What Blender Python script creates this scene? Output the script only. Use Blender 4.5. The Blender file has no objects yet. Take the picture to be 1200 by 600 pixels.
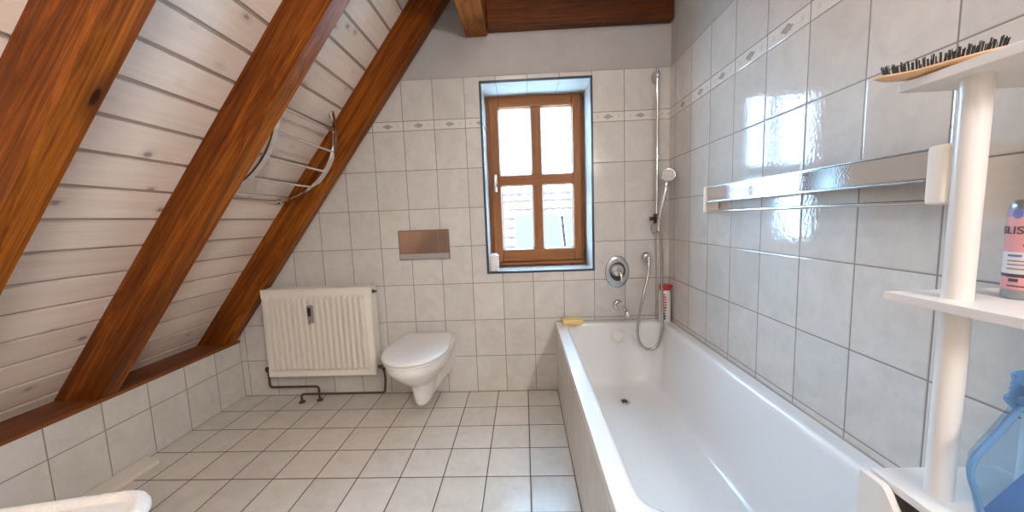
import bpy, bmesh, math, random
from mathutils import Vector, Matrix
random.seed(7)
S = bpy.context.scene
COL = S.collection
PI = math.pi

# ---------------------------------------------------------------- scene tags
def tag(o, label=None, cat=None, group=None, kind=None):
    if label: o['label'] = label
    if cat: o['category'] = cat
    if group: o['group'] = group
    if kind: o['kind'] = kind
    return o

def thing(name, label, cat, loc, group=None):
    o = bpy.data.objects.new(name, None)
    o.empty_display_size = .05
    o.location = loc
    COL.objects.link(o)
    return tag(o, label, cat, group)

def root_loc(o):
    v = Vector((0, 0, 0))
    while o:
        v += Vector(o.location)
        o = o.parent
    return v

def obj(name, bm, mat, parent=None, origin=None, smooth=True, sharp=35, label=None):
    """link the bmesh (built in world coordinates) as ONE mesh object"""
    bmesh.ops.recalc_face_normals(bm, faces=bm.faces[:])
    if smooth:
        for f in bm.faces: f.smooth = True
        for e in bm.edges:
            if len(e.link_faces) == 2 and e.calc_face_angle(0) > math.radians(sharp):
                e.smooth = False
    off = root_loc(parent) if parent else Vector(origin or (0, 0, 0))
    bmesh.ops.translate(bm, verts=bm.verts[:], vec=-off)
    me = bpy.data.meshes.new(name)
    bm.to_mesh(me); bm.free()
    for m in (mat if isinstance(mat, (list, tuple)) else [mat]):
        me.materials.append(m)
    o = bpy.data.objects.new(name, me)
    COL.objects.link(o)
    if smooth:
        wn = o.modifiers.new('weighted_normals', 'WEIGHTED_NORMAL'); wn.keep_sharp = True; wn.weight = 60
    if parent: o.parent = parent
    else: o.location = off
    if label: o['label'] = label
    return o

# ---------------------------------------------------------------- mesh helpers
def NB(): return bmesh.new()

def box(bm, x0, x1, y0, y1, z0, z1, bev=0, seg=2):
    vs = [bm.verts.new((x, y, z)) for x in (x0, x1) for y in (y0, y1) for z in (z0, z1)]
    idx = [(0, 1, 3, 2), (4, 6, 7, 5), (0, 4, 5, 1), (2, 3, 7, 6), (0, 2, 6, 4), (1, 5, 7, 3)]
    fs = [bm.faces.new([vs[i] for i in q]) for q in idx]
    if bev:
        es = list({e for f in fs for e in f.edges})
        bmesh.ops.bevel(bm, geom=es, offset=bev, segments=seg, profile=.5, affect='EDGES')
    return bm

def loft(bm, loops, cap0=True, cap1=True, closed=True):
    rings = [[bm.verts.new(p) for p in L] for L in loops]
    n = len(rings[0])
    for a, b in zip(rings, rings[1:]):
        for i in range(n if closed else n - 1):
            j = (i + 1) % n
            try: bm.faces.new((a[i], a[j], b[j], b[i]))
            except ValueError: pass
    if closed and cap0: bm.faces.new(rings[0][::-1])
    if closed and cap1: bm.faces.new(rings[-1])
    return bm

def frame_of(axis):
    w = Vector(axis).normalized()
    u = w.orthogonal().normalized()
    return u, w.cross(u), w

def lathe(bm, prof, center, axis=(0, 0, 1), seg=32, sx=1, sy=1, uv=None):
    """prof: (radius, distance along the axis)"""
    if uv: u, v = Vector(uv[0]), Vector(uv[1]); w = Vector(axis).normalized()
    else: u, v, w = frame_of(axis)
    c = Vector(center)
    loops = []
    for r, h in prof:
        r = max(r, 1e-4)
        loops.append([c + w * h + u * (r * sx * math.cos(2 * PI * i / seg)) + v * (r * sy * math.sin(2 * PI * i / seg)) for i in range(seg)])
    return loft(bm, loops)

def smooth_path(pts, sub=6):
    P = [Vector(p) for p in pts]
    if len(P) < 3: return P
    out = []
    for i in range(len(P) - 1):
        p0 = P[max(i - 1, 0)]; p1 = P[i]; p2 = P[i + 1]; p3 = P[min(i + 2, len(P) - 1)]
        for k in range(sub):
            t = k / sub
            out.append(.5 * ((2 * p1) + (p2 - p0) * t + (2 * p0 - 5 * p1 + 4 * p2 - p3) * t * t + (3 * p1 - p0 - 3 * p2 + p3) * t ** 3))
    return out + [P[-1]]

def tube(bm, pts, r, seg=12, rib=None):
    P = [Vector(p) for p in pts]
    n = len(P)
    T = [(P[min(i + 1, n - 1)] - P[max(i - 1, 0)]).normalized() for i in range(n)]
    u = T[0].orthogonal().normalized()
    loops = []
    for i in range(n):
        u = (u - T[i] * u.dot(T[i])).normalized()
        v = T[i].cross(u)
        rr = r[i] if isinstance(r, (list, tuple)) else r
        if rib: rr *= 1 + rib * (i % 2)
        loops.append([P[i] + u * rr * math.cos(2 * PI * k / seg) + v * rr * math.sin(2 * PI * k / seg) for k in range(seg)])
    return loft(bm, loops)

def resample(P, step):
    P = [Vector(p) for p in P]
    out = [P[0].copy()]; acc = 0
    for a, b in zip(P, P[1:]):
        L = (b - a).length
        if L < 1e-9: continue
        t = step - acc
        while t <= L:
            out.append(a + (b - a) * (t / L)); t += step
        acc = (acc + L) % step
    out.append(P[-1])
    return out

def prism(bm, poly, vec, bev=0):
    a = [Vector(p) for p in poly]
    v = Vector(vec)
    n0 = len(bm.edges)
    loft(bm, [a, [p + v for p in a]])
    if bev:
        bm.edges.ensure_lookup_table()
        es = [e for e in bm.edges[n0:] if len(e.link_faces) == 2 and e.calc_face_angle(0) > .6]
        bmesh.ops.bevel(bm, geom=es, offset=bev, segments=2, profile=.5, affect='EDGES')
    return bm

def rrect(x0, x1, y0, y1, z, r, n=8):
    out = []
    for cx, cy, a in ((x1 - r, y1 - r, 0), (x0 + r, y1 - r, PI / 2), (x0 + r, y0 + r, PI), (x1 - r, y0 + r, 1.5 * PI)):
        for k in range(n + 1):
            t = a + PI / 2 * k / n
            out.append(Vector((cx + r * math.cos(t), cy + r * math.sin(t), z)))
    return out

# ---------------------------------------------------------------- material helpers
class NT:
    def __init__(s, name):
        s.m = bpy.data.materials.new(name); s.m.use_nodes = True
        s.t = s.m.node_tree; s.n = s.t.nodes; s.l = s.t.links
        s.b = s.n['Principled BSDF']
    def new(s, typ, **kw):
        n = s.n.new(typ)
        for k, v in kw.items(): setattr(n, k, v)
        return n
    def put(s, sock, val):
        if isinstance(val, bpy.types.NodeSocket): s.l.new(val, sock)
        elif isinstance(val, (tuple, list)) and len(val) == 3 and sock.type == 'RGBA': sock.default_value = (*val, 1)
        else: sock.default_value = val
    def math(s, op, a, b=0, c=0, clamp=False):
        n = s.new('ShaderNodeMath', operation=op, use_clamp=clamp)
        s.put(n.inputs[0], a); s.put(n.inputs[1], b); s.put(n.inputs[2], c)
        return n.outputs[0]
    def mix(s, f, a, b, blend='MIX'):
        n = s.new('ShaderNodeMix', data_type='RGBA', blend_type=blend)
        s.put(n.inputs[0], f); s.put(n.inputs[6], a); s.put(n.inputs[7], b)
        return n.outputs[2]
    def ramp(s, f, stops):
        n = s.new('ShaderNodeValToRGB')
        e = n.color_ramp.elements
        while len(e) < len(stops): e.new(.5)
        for el, (p, c) in zip(e, stops):
            el.position = p; el.color = (*c, 1) if len(c) == 3 else c
        s.put(n.inputs[0], f)
        return n.outputs[0]
    def smooth(s, v, lo, hi, a=0, b=1):
        n = s.new('ShaderNodeMapRange', interpolation_type='SMOOTHSTEP')
        for i, x in enumerate((v, lo, hi, a, b)): s.put(n.inputs[i], x)
        return n.outputs[0]
    def noise(s, vec, scale, detail=3, rough=.5, dist=0):
        n = s.new('ShaderNodeTexNoise')
        s.put(n.inputs['Vector'], vec); n.inputs['Scale'].default_value = scale
        n.inputs['Detail'].default_value = detail; n.inputs['Roughness'].default_value = rough
        n.inputs['Distortion'].default_value = dist
        return n.outputs['Fac']
    def xyz(s, vec):
        n = s.new('ShaderNodeSeparateXYZ'); s.put(n.inputs[0], vec); return n.outputs
    def vec(s, x, y, z):
        n = s.new('ShaderNodeCombineXYZ')
        for i, v in enumerate((x, y, z)): s.put(n.inputs[i], v)
        return n.outputs[0]
    def pos(s): return s.new('ShaderNodeNewGeometry').outputs['Position']
    def obj(s): return s.new('ShaderNodeTexCoord').outputs['Object']
    def bump(s, h, strength=.3, dist=.01, normal=None):
        n = s.new('ShaderNodeBump')
        n.inputs['Strength'].default_value = strength; n.inputs['Distance'].default_value = dist
        s.put(n.inputs['Height'], h)
        if normal is not None: s.put(n.inputs['Normal'], normal)
        return n.outputs[0]
    def set(s, **kw):
        names = dict(color='Base Color', rough='Roughness', metal='Metallic', normal='Normal', ior='IOR', trans='Transmission Weight',
                     coat='Coat Weight', coat_rough='Coat Roughness', alpha='Alpha', emit='Emission Color', estr='Emission Strength',
                     sheen='Sheen Weight', spec='Specular IOR Level', sss='Subsurface Weight')
        for k, v in kw.items(): s.put(s.b.inputs[names[k]], v)
        return s.m

def plain(name, color, rough=.4, metal=0, bump=0, bscale=60, var=.06, **kw):
    n = NT(name)
    p = n.obj()
    f = n.noise(p, 7, 3)
    dark = tuple(c * (1 - var) for c in color); light = tuple(min(1, c * (1 + var)) for c in color)
    args = dict(color=n.mix(f, dark, light), rough=rough, metal=metal, **kw)
    if bump: args['normal'] = n.bump(n.noise(p, bscale, 3), bump, .004)
    return n.set(**args)

def tile_mat(name, ua, va, u0, su, v0, sv, grout, gw, base, dark, rough, decor=False, wave=.16, wscale=95):
    n = NT(name)
    P = n.pos(); c = n.xyz(P)
    U, V = c[ua], c[va]
    u = n.math('DIVIDE', n.math('SUBTRACT', U, u0), su)
    if decor:
        up = n.math('GREATER_THAN', V, 1.78)
        V2 = n.math('SUBTRACT', V, n.math('MULTIPLY', up, .06))
    else: V2 = V
    v = n.math('DIVIDE', n.math('SUBTRACT', V2, v0), sv)
    fu, fv = n.math('FRACT', u), n.math('FRACT', v)
    du = n.math('MULTIPLY', n.math('MINIMUM', fu, n.math('SUBTRACT', 1, fu)), su)
    dv = n.math('MULTIPLY', n.math('MINIMUM', fv, n.math('SUBTRACT', 1, fv)), sv)
    if decor:
        dv = n.math('MINIMUM', n.math('ABSOLUTE', n.math('SUBTRACT', V, 1.75)), n.math('MINIMUM', n.math('ABSOLUTE', n.math('SUBTRACT', V, 1.81)), n.math('ADD', dv, n.math('MULTIPLY', n.math('LESS_THAN', n.math('ABSOLUTE', n.math('SUBTRACT', V, 1.78)), .03), .1))))
    d = n.math('MINIMUM', du, dv)
    mask = n.smooth(d, gw * .35, gw * .75)                 # 0 in the joint, 1 on the tile
    ids = n.vec(n.math('FLOOR', u), n.math('FLOOR', v), ua * 3 + va)
    wn = n.new('ShaderNodeTexWhiteNoise', noise_dimensions='3D'); n.put(wn.inputs['Vector'], ids)
    shift = n.new('ShaderNodeVectorMath', operation='SCALE'); n.put(shift.inputs[0], wn.outputs['Color']); shift.inputs['Scale'].default_value = 9
    addv = n.new('ShaderNodeVectorMath', operation='ADD'); n.put(addv.inputs[0], P); n.put(addv.inputs[1], shift.outputs[0])
    q = addv.outputs[0]
    f1 = n.noise(q, 9, 6, .65, .6)
    f2 = n.noise(q, 45, 4, .7)
    f = n.math('ADD', n.math('MULTIPLY', f1, .75), n.math('MULTIPLY', f2, .25))
    colr = n.ramp(f, [(.32, dark), (.56, base), (.74, tuple(min(1, x * 1.06) for x in base))])
    tint = n.math('ADD', .965, n.math('MULTIPLY', wn.outputs['Value'], .07))
    colr = n.mix(1.0, colr, n.vec(tint, tint, tint), 'MULTIPLY')
    if decor:
        a = n.math('DIVIDE', n.math('ABSOLUTE', n.math('MULTIPLY', n.math('SUBTRACT', fu, .5), su)), .036)
        b = n.math('DIVIDE', n.math('ABSOLUTE', n.math('SUBTRACT', V, 1.78)), .017)
        k = n.math('ADD', n.math('ADD', a, b), n.math('MULTIPLY', n.math('SUBTRACT', n.noise(q, 90, 3), .5), 1.3))
        band = n.math('MULTIPLY', n.math('GREATER_THAN', V, 1.75), n.math('LESS_THAN', V, 1.81))
        colr = n.mix(n.math('MULTIPLY', band, .5), colr, (.78, .75, .70))
        colr = n.mix(n.math('MULTIPLY', n.smooth(k, 1.05, .8), band), colr, (.36, .35, .33))
        colr = n.mix(n.math('MULTIPLY', n.smooth(k, .42, .2), band), colr, (.44, .425, .40))
        a2 = n.math('ABSOLUTE', n.math('SUBTRACT', n.math('ABSOLUTE', n.math('SUBTRACT', fu, .5)), .33))
        e = n.math('MULTIPLY', n.math('LESS_THAN', a2, .035), n.math('LESS_THAN', b, .5))
        colr = n.mix(n.math('MULTIPLY', n.math('MULTIPLY', e, band), .35), colr, (.45, .43, .4))
    colr = n.mix(mask, grout, colr)
    h = n.math('ADD', n.math('MULTIPLY', n.smooth(d, gw * .3, gw * 1.6), 1), n.math('MULTIPLY', n.noise(q, wscale, 2, .5), wave))
    return n.set(color=colr, rough=n.math('ADD', rough, n.math('MULTIPLY', n.math('SUBTRACT', 1, mask), .5)), normal=n.bump(h, .35, .0022), ior=1.5)

def wood_mat(name, dark, mid, light, rough=.38, scale=1., knots=True, axis='X', contrast=1.):
    n = NT(name)
    p = n.obj()
    info = n.new('ShaderNodeObjectInfo')
    off = n.math('MULTIPLY', info.outputs['Random'], 40)
    ov = n.vec(off, off, off)
    def mapped(a, c):
        mp = n.new('ShaderNodeMapping'); n.put(mp.inputs['Vector'], p)
        k = {'X': (a, c, c), 'Y': (c, a, c), 'Z': (c, c, a)}[axis]
        mp.inputs['Scale'].default_value = tuple(q * scale for q in k); n.put(mp.inputs['Location'], ov)
        return mp.outputs[0]
    g1 = n.noise(mapped(.8, 15), 1.0, 5, .6, 1.2)         # broad year-ring bands
    g2 = n.noise(mapped(2.2, 85), 1.0, 4, .65, .4)        # fine grain
    big = n.noise(mapped(1.2, 4), 1.0, 2)
    wv = n.math('FRACT', n.math('MULTIPLY', g1, 9))       # ring lines following the bands
    wv = n.smooth(n.math('ABSOLUTE', n.math('SUBTRACT', wv, .5)), .0, .5)
    f = n.math('ADD', n.math('ADD', n.math('MULTIPLY', g1, .42), n.math('MULTIPLY', g2, .26)), n.math('ADD', n.math('MULTIPLY', big, .24), n.math('MULTIPLY', wv, .08)))
    colr = n.ramp(f, [(.5 - .17 / contrast, dark), (.5, mid), (.5 + .15 / contrast, light)])
    colr = n.mix(n.math('MULTIPLY', n.smooth(g2, .5, .3), .45), colr, dark)
    hgt = g2
    if knots:
        vo = n.new('ShaderNodeTexVoronoi'); n.put(vo.inputs['Vector'], mapped(2.6, 7.5)); vo.inputs['Scale'].default_value = 1
        sel = n.math('GREATER_THAN', n.xyz(vo.outputs['Color'])[0], .62)
        wob = n.math('ADD', vo.outputs['Distance'], n.math('MULTIPLY', n.math('SUBTRACT', g2, .5), .08))
        kn = n.math('MULTIPLY', n.smooth(wob, .10, .05), sel)
        ring = n.math('MULTIPLY', n.math('MULTIPLY', n.smooth(wob, .30, .08), .6), sel)
        colr = n.mix(ring, colr, dark)
        colr = n.mix(kn, colr, tuple(c * .30 for c in dark))
    return n.set(color=colr, rough=rough, normal=n.bump(hgt, .3, .002), spec=.18)

M = {}
WALL = dict(grout=(.23, .195, .16), gw=.0036, base=(.655, .625, .585), dark=(.575, .545, .505), rough=.16)
M['tile_back'] = tile_mat('back_wall_tiles', 0, 2, -.0794, .2, 0, .25, decor=True, **WALL)
M['tile_right'] = tile_mat('right_wall_tiles', 1, 2, -.0792, .2, 0, .25, decor=True, **{**WALL, 'rough': .045, 'wave': .42})
M['tile_knee'] = tile_mat('knee_wall_tiles', 1, 2, -.2079, .2, 0, .25, **WALL)
M['tile_apron'] = tile_mat('bath_panel_tiles', 1, 2, -.06, .2, 0, .25, **{**WALL, 'rough': .12})
M['tile_floor'] = tile_mat('floor_tiles', 0, 1, -.9376, .2, -.2100, .2, grout=(.085, .063, .045), gw=.0046, base=(.69, .65, .595), dark=(.59, .55, .495), rough=.28, wave=.05)
def plaster():
    n = NT('textured_plaster'); p = n.pos()
    h = n.math('ADD', n.noise(p, 90, 3, .6), n.math('MULTIPLY', n.noise(p, 260, 2), .4))
    return n.set(color=n.ramp(n.noise(p, 5, 4), [(.3, (.45, .425, .405)), (.7, (.50, .475, .45))]), rough=.85, normal=n.bump(h, .9, .006))
M['plaster'] = plaster()
M['beam'] = wood_mat('oiled_pine_beam', (.060, .0125, .0015), (.18, .043, .0030), (.38, .112, .009), .36)
M['beam_y'] = wood_mat('oiled_pine_beam_lengthwise', (.060, .0125, .0015), (.18, .043, .0030), (.38, .112, .009), .36, axis='Y')
M['sill_wood'] = wood_mat('sill_plank_pine', (.09, .026, .008), (.20, .064, .018), (.32, .115, .036), .42, axis='Y')
M['beam_shaded'] = wood_mat('shade_darkened_beam', (.040, .010, .003), (.095, .026, .006), (.17, .052, .012), .4)  # beam pine with the dimmer light up there put into its colour
M['win_wood_z'] = wood_mat('window_pine_upright', (.19, .060, .018), (.285, .098, .030), (.37, .140, .048), .35, knots=False, axis='Z', contrast=.8)
M['win_wood_x'] = wood_mat('window_pine_crosswise', (.19, .060, .018), (.285, .098, .030), (.37, .140, .048), .35, knots=False, axis='X', contrast=.8)
def boards_mat():
    n = NT('whitewashed_boards'); P = n.pos(); c = n.xyz(P)
    th = .922
    s = n.math('ADD', n.math('MULTIPLY', n.math('ADD', c[0], 3.052), math.cos(th)), n.math('MULTIPLY', n.math('SUBTRACT', c[2], .508), math.sin(th)))
    bi = n.math('FLOOR', n.math('DIVIDE', n.math('SUBTRACT', s, .069), .137))
    y = n.math('ADD', c[1], n.math('MULTIPLY', bi, 3.7))
    q = n.vec(n.math('MULTIPLY', y, 1.1), n.math('MULTIPLY', s, 26), bi)
    g = n.noise(q, 1, 5, .6, 1.0)
    g2 = n.noise(n.vec(n.math('MULTIPLY', y, 6), n.math('MULTIPLY', s, 130), bi), 1, 3)
    f = n.math('ADD', n.math('MULTIPLY', g, .6), n.math('MULTIPLY', g2, .4))
    colr = n.ramp(f, [(.3, (.72, .60, .515)), (.5, (.79, .675, .59)), (.7, (.85, .75, .67))])
    vo = n.new('ShaderNodeTexVoronoi'); n.put(vo.inputs['Vector'], n.vec(n.math('MULTIPLY', y, 6.5), n.math('MULTIPLY', s, 9), bi)); vo.inputs['Scale'].default_value = 1
    w = n.math('ADD', vo.outputs['Distance'], n.math('MULTIPLY', n.math('SUBTRACT', g2, .5), .10))
    sel = n.math('GREATER_THAN', n.xyz(vo.outputs['Color'])[0], .35)
    colr = n.mix(n.math('MULTIPLY', n.math('MULTIPLY', n.smooth(w, .28, .08), .35), sel), colr, (.42, .35, .30))
    colr = n.mix(n.math('MULTIPLY', n.math('MULTIPLY', n.smooth(w, .13, .06), .75), sel), colr, (.23, .185, .16))
    wn = n.new('ShaderNodeTexWhiteNoise', noise_dimensions='1D'); n.put(wn.inputs['W'], bi)
    t = n.math('ADD', .93, n.math('MULTIPLY', wn.outputs['Value'], .12))
    colr = n.mix(1.0, colr, n.vec(t, t, t), 'MULTIPLY')
    fs = n.math('MULTIPLY', n.math('FRACT', n.math('DIVIDE', n.math('SUBTRACT', s, .069 - .0685), .137)), .137)
    tongue = n.math('MULTIPLY', n.math('GREATER_THAN', fs, .0685 - .0099), n.math('LESS_THAN', fs, .0685 + .0054))
    colr = n.mix(tongue, colr, n.ramp(g, [(.3, (.33, .26, .21)), (.7, (.45, .37, .31))]))
    return n.set(color=colr, rough=.55, normal=n.bump(g2, .2, .002))
M['boards'] = boards_mat()
M['enamel'] = plain('white_enamel', (.80, .80, .80), .10, var=.01, ior=1.5)
M['ceramic'] = plain('white_ceramic', (.82, .81, .79), .10, var=.02, ior=1.5)
M['seat_plastic'] = plain('white_seat_plastic', (.82, .81, .79), .18, var=.02)
M['rad'] = plain('cream_radiator_enamel', (.80, .755, .68), .35, var=.02)
M['chrome'] = plain('chrome', (.72, .73, .74), .09, 1, var=.03)
M['steel'] = plain('brushed_steel', (.55, .57, .59), .24, 1, var=.05)
M['mirror'] = plain('polished_chrome_strip', (.78, .80, .82), .05, 1, bump=.04, bscale=160, var=.03)
M['plate'] = plain('bronzed_mirror_plate', (.40, .27, .21), .12, 1, var=.04)
M['dark_metal'] = plain('dark_bronze_metal', (.10, .07, .05), .35, .8)
M['hosem'] = plain('ribbed_metal_hose', (.50, .48, .46), .25, 1)
M['copper'] = plain('painted_brown_pipe', (.11, .055, .03), .4, .3, var=.25)
M['cream'] = plain('cream_plastic', (.80, .735, .645), .35, var=.03)
M['white_lacq'] = plain('white_lacquered_board', (.72, .705, .685), .30, var=.02)
M['white_pl'] = plain('white_plastic', (.80, .78, .76), .30, var=.03)
M['black'] = plain('black_plastic', (.012, .012, .013), .4)
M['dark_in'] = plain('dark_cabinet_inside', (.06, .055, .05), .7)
M['edge_trim'] = plain('blue_black_edge_trim', (.03, .045, .06), .35)
M['grey_label'] = plain('grey_meter_plastic', (.30, .27, .26), .4, var=.2)
M['sponge'] = plain('yellow_sponge', (.80, .53, .17), .9, bump=.9, bscale=260, var=.12)
M['sponge_top'] = plain('pale_sponge_scourer', (.86, .66, .30), .95, bump=.9, bscale=300, var=.1)
M['red'] = plain('red_plastic', (.55, .03, .03), .3)
M['red_ink'] = plain('red_print', (.60, .06, .06), .4)
M['dark_ink'] = plain('dark_print', (.07, .07, .09), .4)
M['beech'] = plain('beech_brush_wood', (.74, .46, .25), .35, var=.1)
M['bristle'] = plain('black_bristle', (.015, .014, .013), .55)
M['pink'] = plain('pink_label', (.78, .36, .36), .35, var=.08)
M['can_metal'] = plain('grey_can_metal', (.36, .37, .38), .28, .7)
M['label_white'] = plain('pale_label', (.78, .72, .70), .4)
M['label_blue'] = plain('blue_print', (.16, .20, .45), .4)
M['plush'] = plain('white_plush', (.84, .805, .76), .95, bump=1., bscale=170, var=.07, sheen=.4)
M['basket'] = plain('white_glossy_plastic', (.80, .82, .84), .2, var=.02)
M['slip_tile'] = plain('pale_beige_strip', (.76, .71, .64), .35, bump=.1, var=.08)
M['silicone'] = plain('grey_silicone', (.40, .36, .31), .5)
def glass_mat(name, tint, refl=.5):
    n = NT(name)
    n.n.remove(n.b)
    tr = n.new('ShaderNodeBsdfTransparent'); n.put(tr.inputs[0], tint)
    gl = n.new('ShaderNodeBsdfGlossy'); gl.inputs['Roughness'].default_value = .03
    fr = n.new('ShaderNodeFresnel'); fr.inputs['IOR'].default_value = 1.45
    mx = n.new('ShaderNodeMixShader')
    n.put(mx.inputs[0], n.math('MULTIPLY', fr.outputs[0], refl)); n.l.new(tr.outputs[0], mx.inputs[1]); n.l.new(gl.outputs[0], mx.inputs[2])
    n.l.new(mx.outputs[0], n.n['Material Output'].inputs[0])
    return n.m
M['glass'] = glass_mat('window_glass', (.97, .985, .98))
def tinted(name, tint, body, fac, rough=.15):
    n = NT(name)
    n.set(color=body, rough=rough)
    tr = n.new('ShaderNodeBsdfTransparent'); n.put(tr.inputs[0], tint)
    mx = n.new('ShaderNodeMixShader'); mx.inputs[0].default_value = fac
    n.l.new(tr.outputs[0], mx.inputs[1]); n.l.new(n.b.outputs[0], mx.inputs[2])
    n.l.new(mx.outputs[0], n.n['Material Output'].inputs[0])
    return n.m
M['blue_clear'] = tinted('clear_blue_plastic', (.78, .89, .97), (.30, .50, .75), .10)
M['blue_rim'] = tinted('blue_plastic_rim', (.50, .70, .90), (.20, .38, .60), .5)
M['blue_solid'] = tinted('deep_blue_plastic', (.34, .50, .80), (.11, .20, .40), .75)

# ---------------------------------------------------------------- geometry constants (metres)
RX = 0.0          # right wall
KX = -2.917       # tiled knee wall on the left
TH = .922; CT, ST = math.cos(TH), math.sin(TH)
YB = 0.0          # back wall
YF = -4.0         # wall behind the camera
BO = Vector((-3.052, 0, .508))      # point on the boarded slope
SD = Vector((CT, 0, ST))            # up the slope
SN = Vector((ST, 0, -CT))           # out of the slope into the room
CZ = 2.62
def slope(s, n, y): return BO + SD * s + SN * n + Vector((0, y, 0))
WX0, WX1, WZ0, WZ1 = -1.172, -.486, .821, 2.021      # window opening
WD = .25                                              # depth of the reveal
TT = 2.06                                             # top of the tiles

# ---------------------------------------------------------------- setting
def struct(name, bm, m, parent=None, **kw):
    o = obj(name, bm, m, parent, **kw)
    if parent is None: o['kind'] = 'structure'
    return o

b = NB(); box(b, -3.45, .15, YF - .1, .4, -.12, 0); struct('floor', b, M['tile_floor'], smooth=False)

def wall_ring(bm, x0, x1, z0, z1, y0, y1, hx0, hx1, hz0, hz1):
    """a wall slab with a rectangular hole"""
    O = [(x0, z0), (x1, z0), (x1, z1), (x0, z1)]; H = [(hx0, hz0), (hx1, hz0), (hx1, hz1), (hx0, hz1)]
    vo = {}
    for nm, L in (('O', O), ('H', H)):
        for y in (y0, y1):
            vo[nm, y] = [bm.verts.new((x, y, z)) for x, z in L]
    for i in range(4):
        j = (i + 1) % 4
        for y in (y0, y1):
            bm.faces.new((vo['O', y][i], vo['O', y][j], vo['H', y][j], vo['H', y][i]))
        bm.faces.new((vo['O', y0][i], vo['O', y0][j], vo['O', y1][j], vo['O', y1][i]))
        bm.faces.new((vo['H', y0][i], vo['H', y0][j], vo['H', y1][j], vo['H', y1][i]))
b = NB(); wall_ring(b, -3.45, .15, -.1, CZ + .1, .008, .38, WX0 - .010, WX1 + .010, WZ0 - .010, WZ1 + .010)
wb = struct('wall_back', b, M['plaster'], smooth=False)
b = NB(); wall_ring(b, -3.40, 0, -.05, TT, YB, .008, WX0, WX1, WZ0, WZ1)
struct('wall_tiles', b, M['tile_back'], wb, smooth=False)
b = NB(); wall_ring(b, WX0 - .010, WX1 + .010, WZ0 - .010, WZ1 + .010, .004, .36, WX0, WX1, WZ0, WZ1)
struct('reveal_tiles', b, M['tile_back'], wb, smooth=False)
b = NB(); wall_ring(b, WX0 - .011, WX1 + .011, WZ0 - .011, WZ1 + .011, -.003, .006, WX0 + .003, WX1 - .003, WZ0 + .003, WZ1 - .003)
struct('trim_1', b, M['edge_trim'], smooth=False)

b = NB(); box(b, .008, .15, YF - .1, .008, -.1, CZ + .1); wr = struct('wall_right', b, M['plaster'], smooth=False)
b = NB(); box(b, 0, .008, YF, .0, -.05, TT); struct('wall_tiles', b, M['tile_right'], wr, smooth=False)
b = NB(); box(b, -3.45, KX, YF - .1, .0, -.1, .386, .002); struct('wall_left', b, M['tile_knee'], smooth=False)
b = NB()
# boarded slope: a shiplap profile run along the room
prof = []
s0, s1 = -.14, 2.75
k0 = -1
prof.append((s0, 0))
k = k0
while .069 + .137 * k < s1 - .02:
    c = .069 + .137 * k
    if c - .01 > s0:
        prof += [(c - .0105, 0), (c - .0100, -.010), (c + .0055, -.010), (c + .0060, -.001), (c + .0080, 0)]
    k += 1
prof += [(s1, 0), (s1, -.03), (s0, -.03)]
loft(b, [[slope(s, n, YF) for s, n in prof], [slope(s, n, 0) for s, n in prof]])
struct('ceiling_slope', b, M['boards'], smooth=False)
b = NB(); box(b, -1.75, .15, YF - .1, .4, CZ, CZ + .1); struct('ceiling', b, M['plaster'], smooth=False)
b = NB(); box(b, -3.45, .15, YF - .1, YF, -.1, CZ + .1); wf = struct('wall_front', b, M['plaster'], smooth=False)
# a door in the wall behind the camera
b = NB(); box(b, -1.75, -.85, YF, YF + .04, 0, 2.05, .004)
door = struct('door_1', b, M['white_lacq'], origin=(-1.3, YF, 0))
for x0, x1, z0, z1 in ((-1.67, -1.33, .15, .95), (-1.27, -.93, .15, .95), (-1.67, -1.33, 1.05, 1.9), (-1.27, -.93, 1.05, 1.9)):
    b = NB(); box(b, x0, x1, YF + .038, YF + .052, z0, z1, .006); obj('panel', b, M['white_lacq'], door)
b = NB(); tube(b, [(-.93, YF + .03, 1.05), (-.93, YF + .09, 1.05), (-1.05, YF + .09, 1.05)], .009); obj('handle', b, M['steel'], door)

# silicone joint between bath and walls, skirting joints
b = NB(); box(b, -.735, -.001, -.004, .001, .470, .479, .001); box(b, -.004, .001, -1.6, -.001, .470, .479, .001)
struct('trim_2', b, M['silicone'], smooth=False)

# ---------------------------------------------------------------- timber
def rafter(y0, y1, label):
    R = Matrix.Rotation(-TH, 4, 'Y')
    base = Vector((KX, (y0 + y1) / 2, .405))
    top = CZ - .026
    run = (top - .405) / math.tan(TH)
    poly = [(KX, .405), (KX + run, top), (KX + run - .2134, top), (KX - .2134, .405)]
    bm = NB()
    prism(bm, [(x, y0, z) for x, z in poly], (0, y1 - y0, 0), .004)
    o = obj('rafter', bm, M['beam'], None, base, smooth=True, sharp=50)
    o.data.transform(R.inverted()); o.rotation_euler = R.to_euler()
    return tag(o, label, 'beam', 'rafters of the sloping ceiling')
rafter(-1.417, -1.333, 'thick oiled pine rafter nearest the viewer, crossing the top left corner')
rafter(-.818, -.736, 'middle oiled pine rafter of the slope, left of the chrome rack')
rafter(-.099, -.029, 'oiled pine rafter closest to the window wall, behind the radiator top')
b = NB(); box(b, KX - .2134, KX + .004, -4.0, -.004, .3866, .405, .002)
o = obj('sill_beam', b, M['sill_wood'], None, (KX - .1, -2, .387))
tag(o, 'long flat wooden sill plank on top of the low tiled wall under the rafters', 'beam')
b = NB(); box(b, -1.250, -1.115, -3.99, -.002, 2.292, CZ - .002, .006)
o = obj('purlin', b, M['beam_y'], None, (-1.18, -2, 2.292))
tag(o, 'orange pine purlin running towards the viewer, its end above the window', 'beam')
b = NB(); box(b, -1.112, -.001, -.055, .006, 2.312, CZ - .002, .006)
o = obj('tie_beam', b, M['beam_shaded'], None, (-.55, -.03, 2.312))
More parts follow.
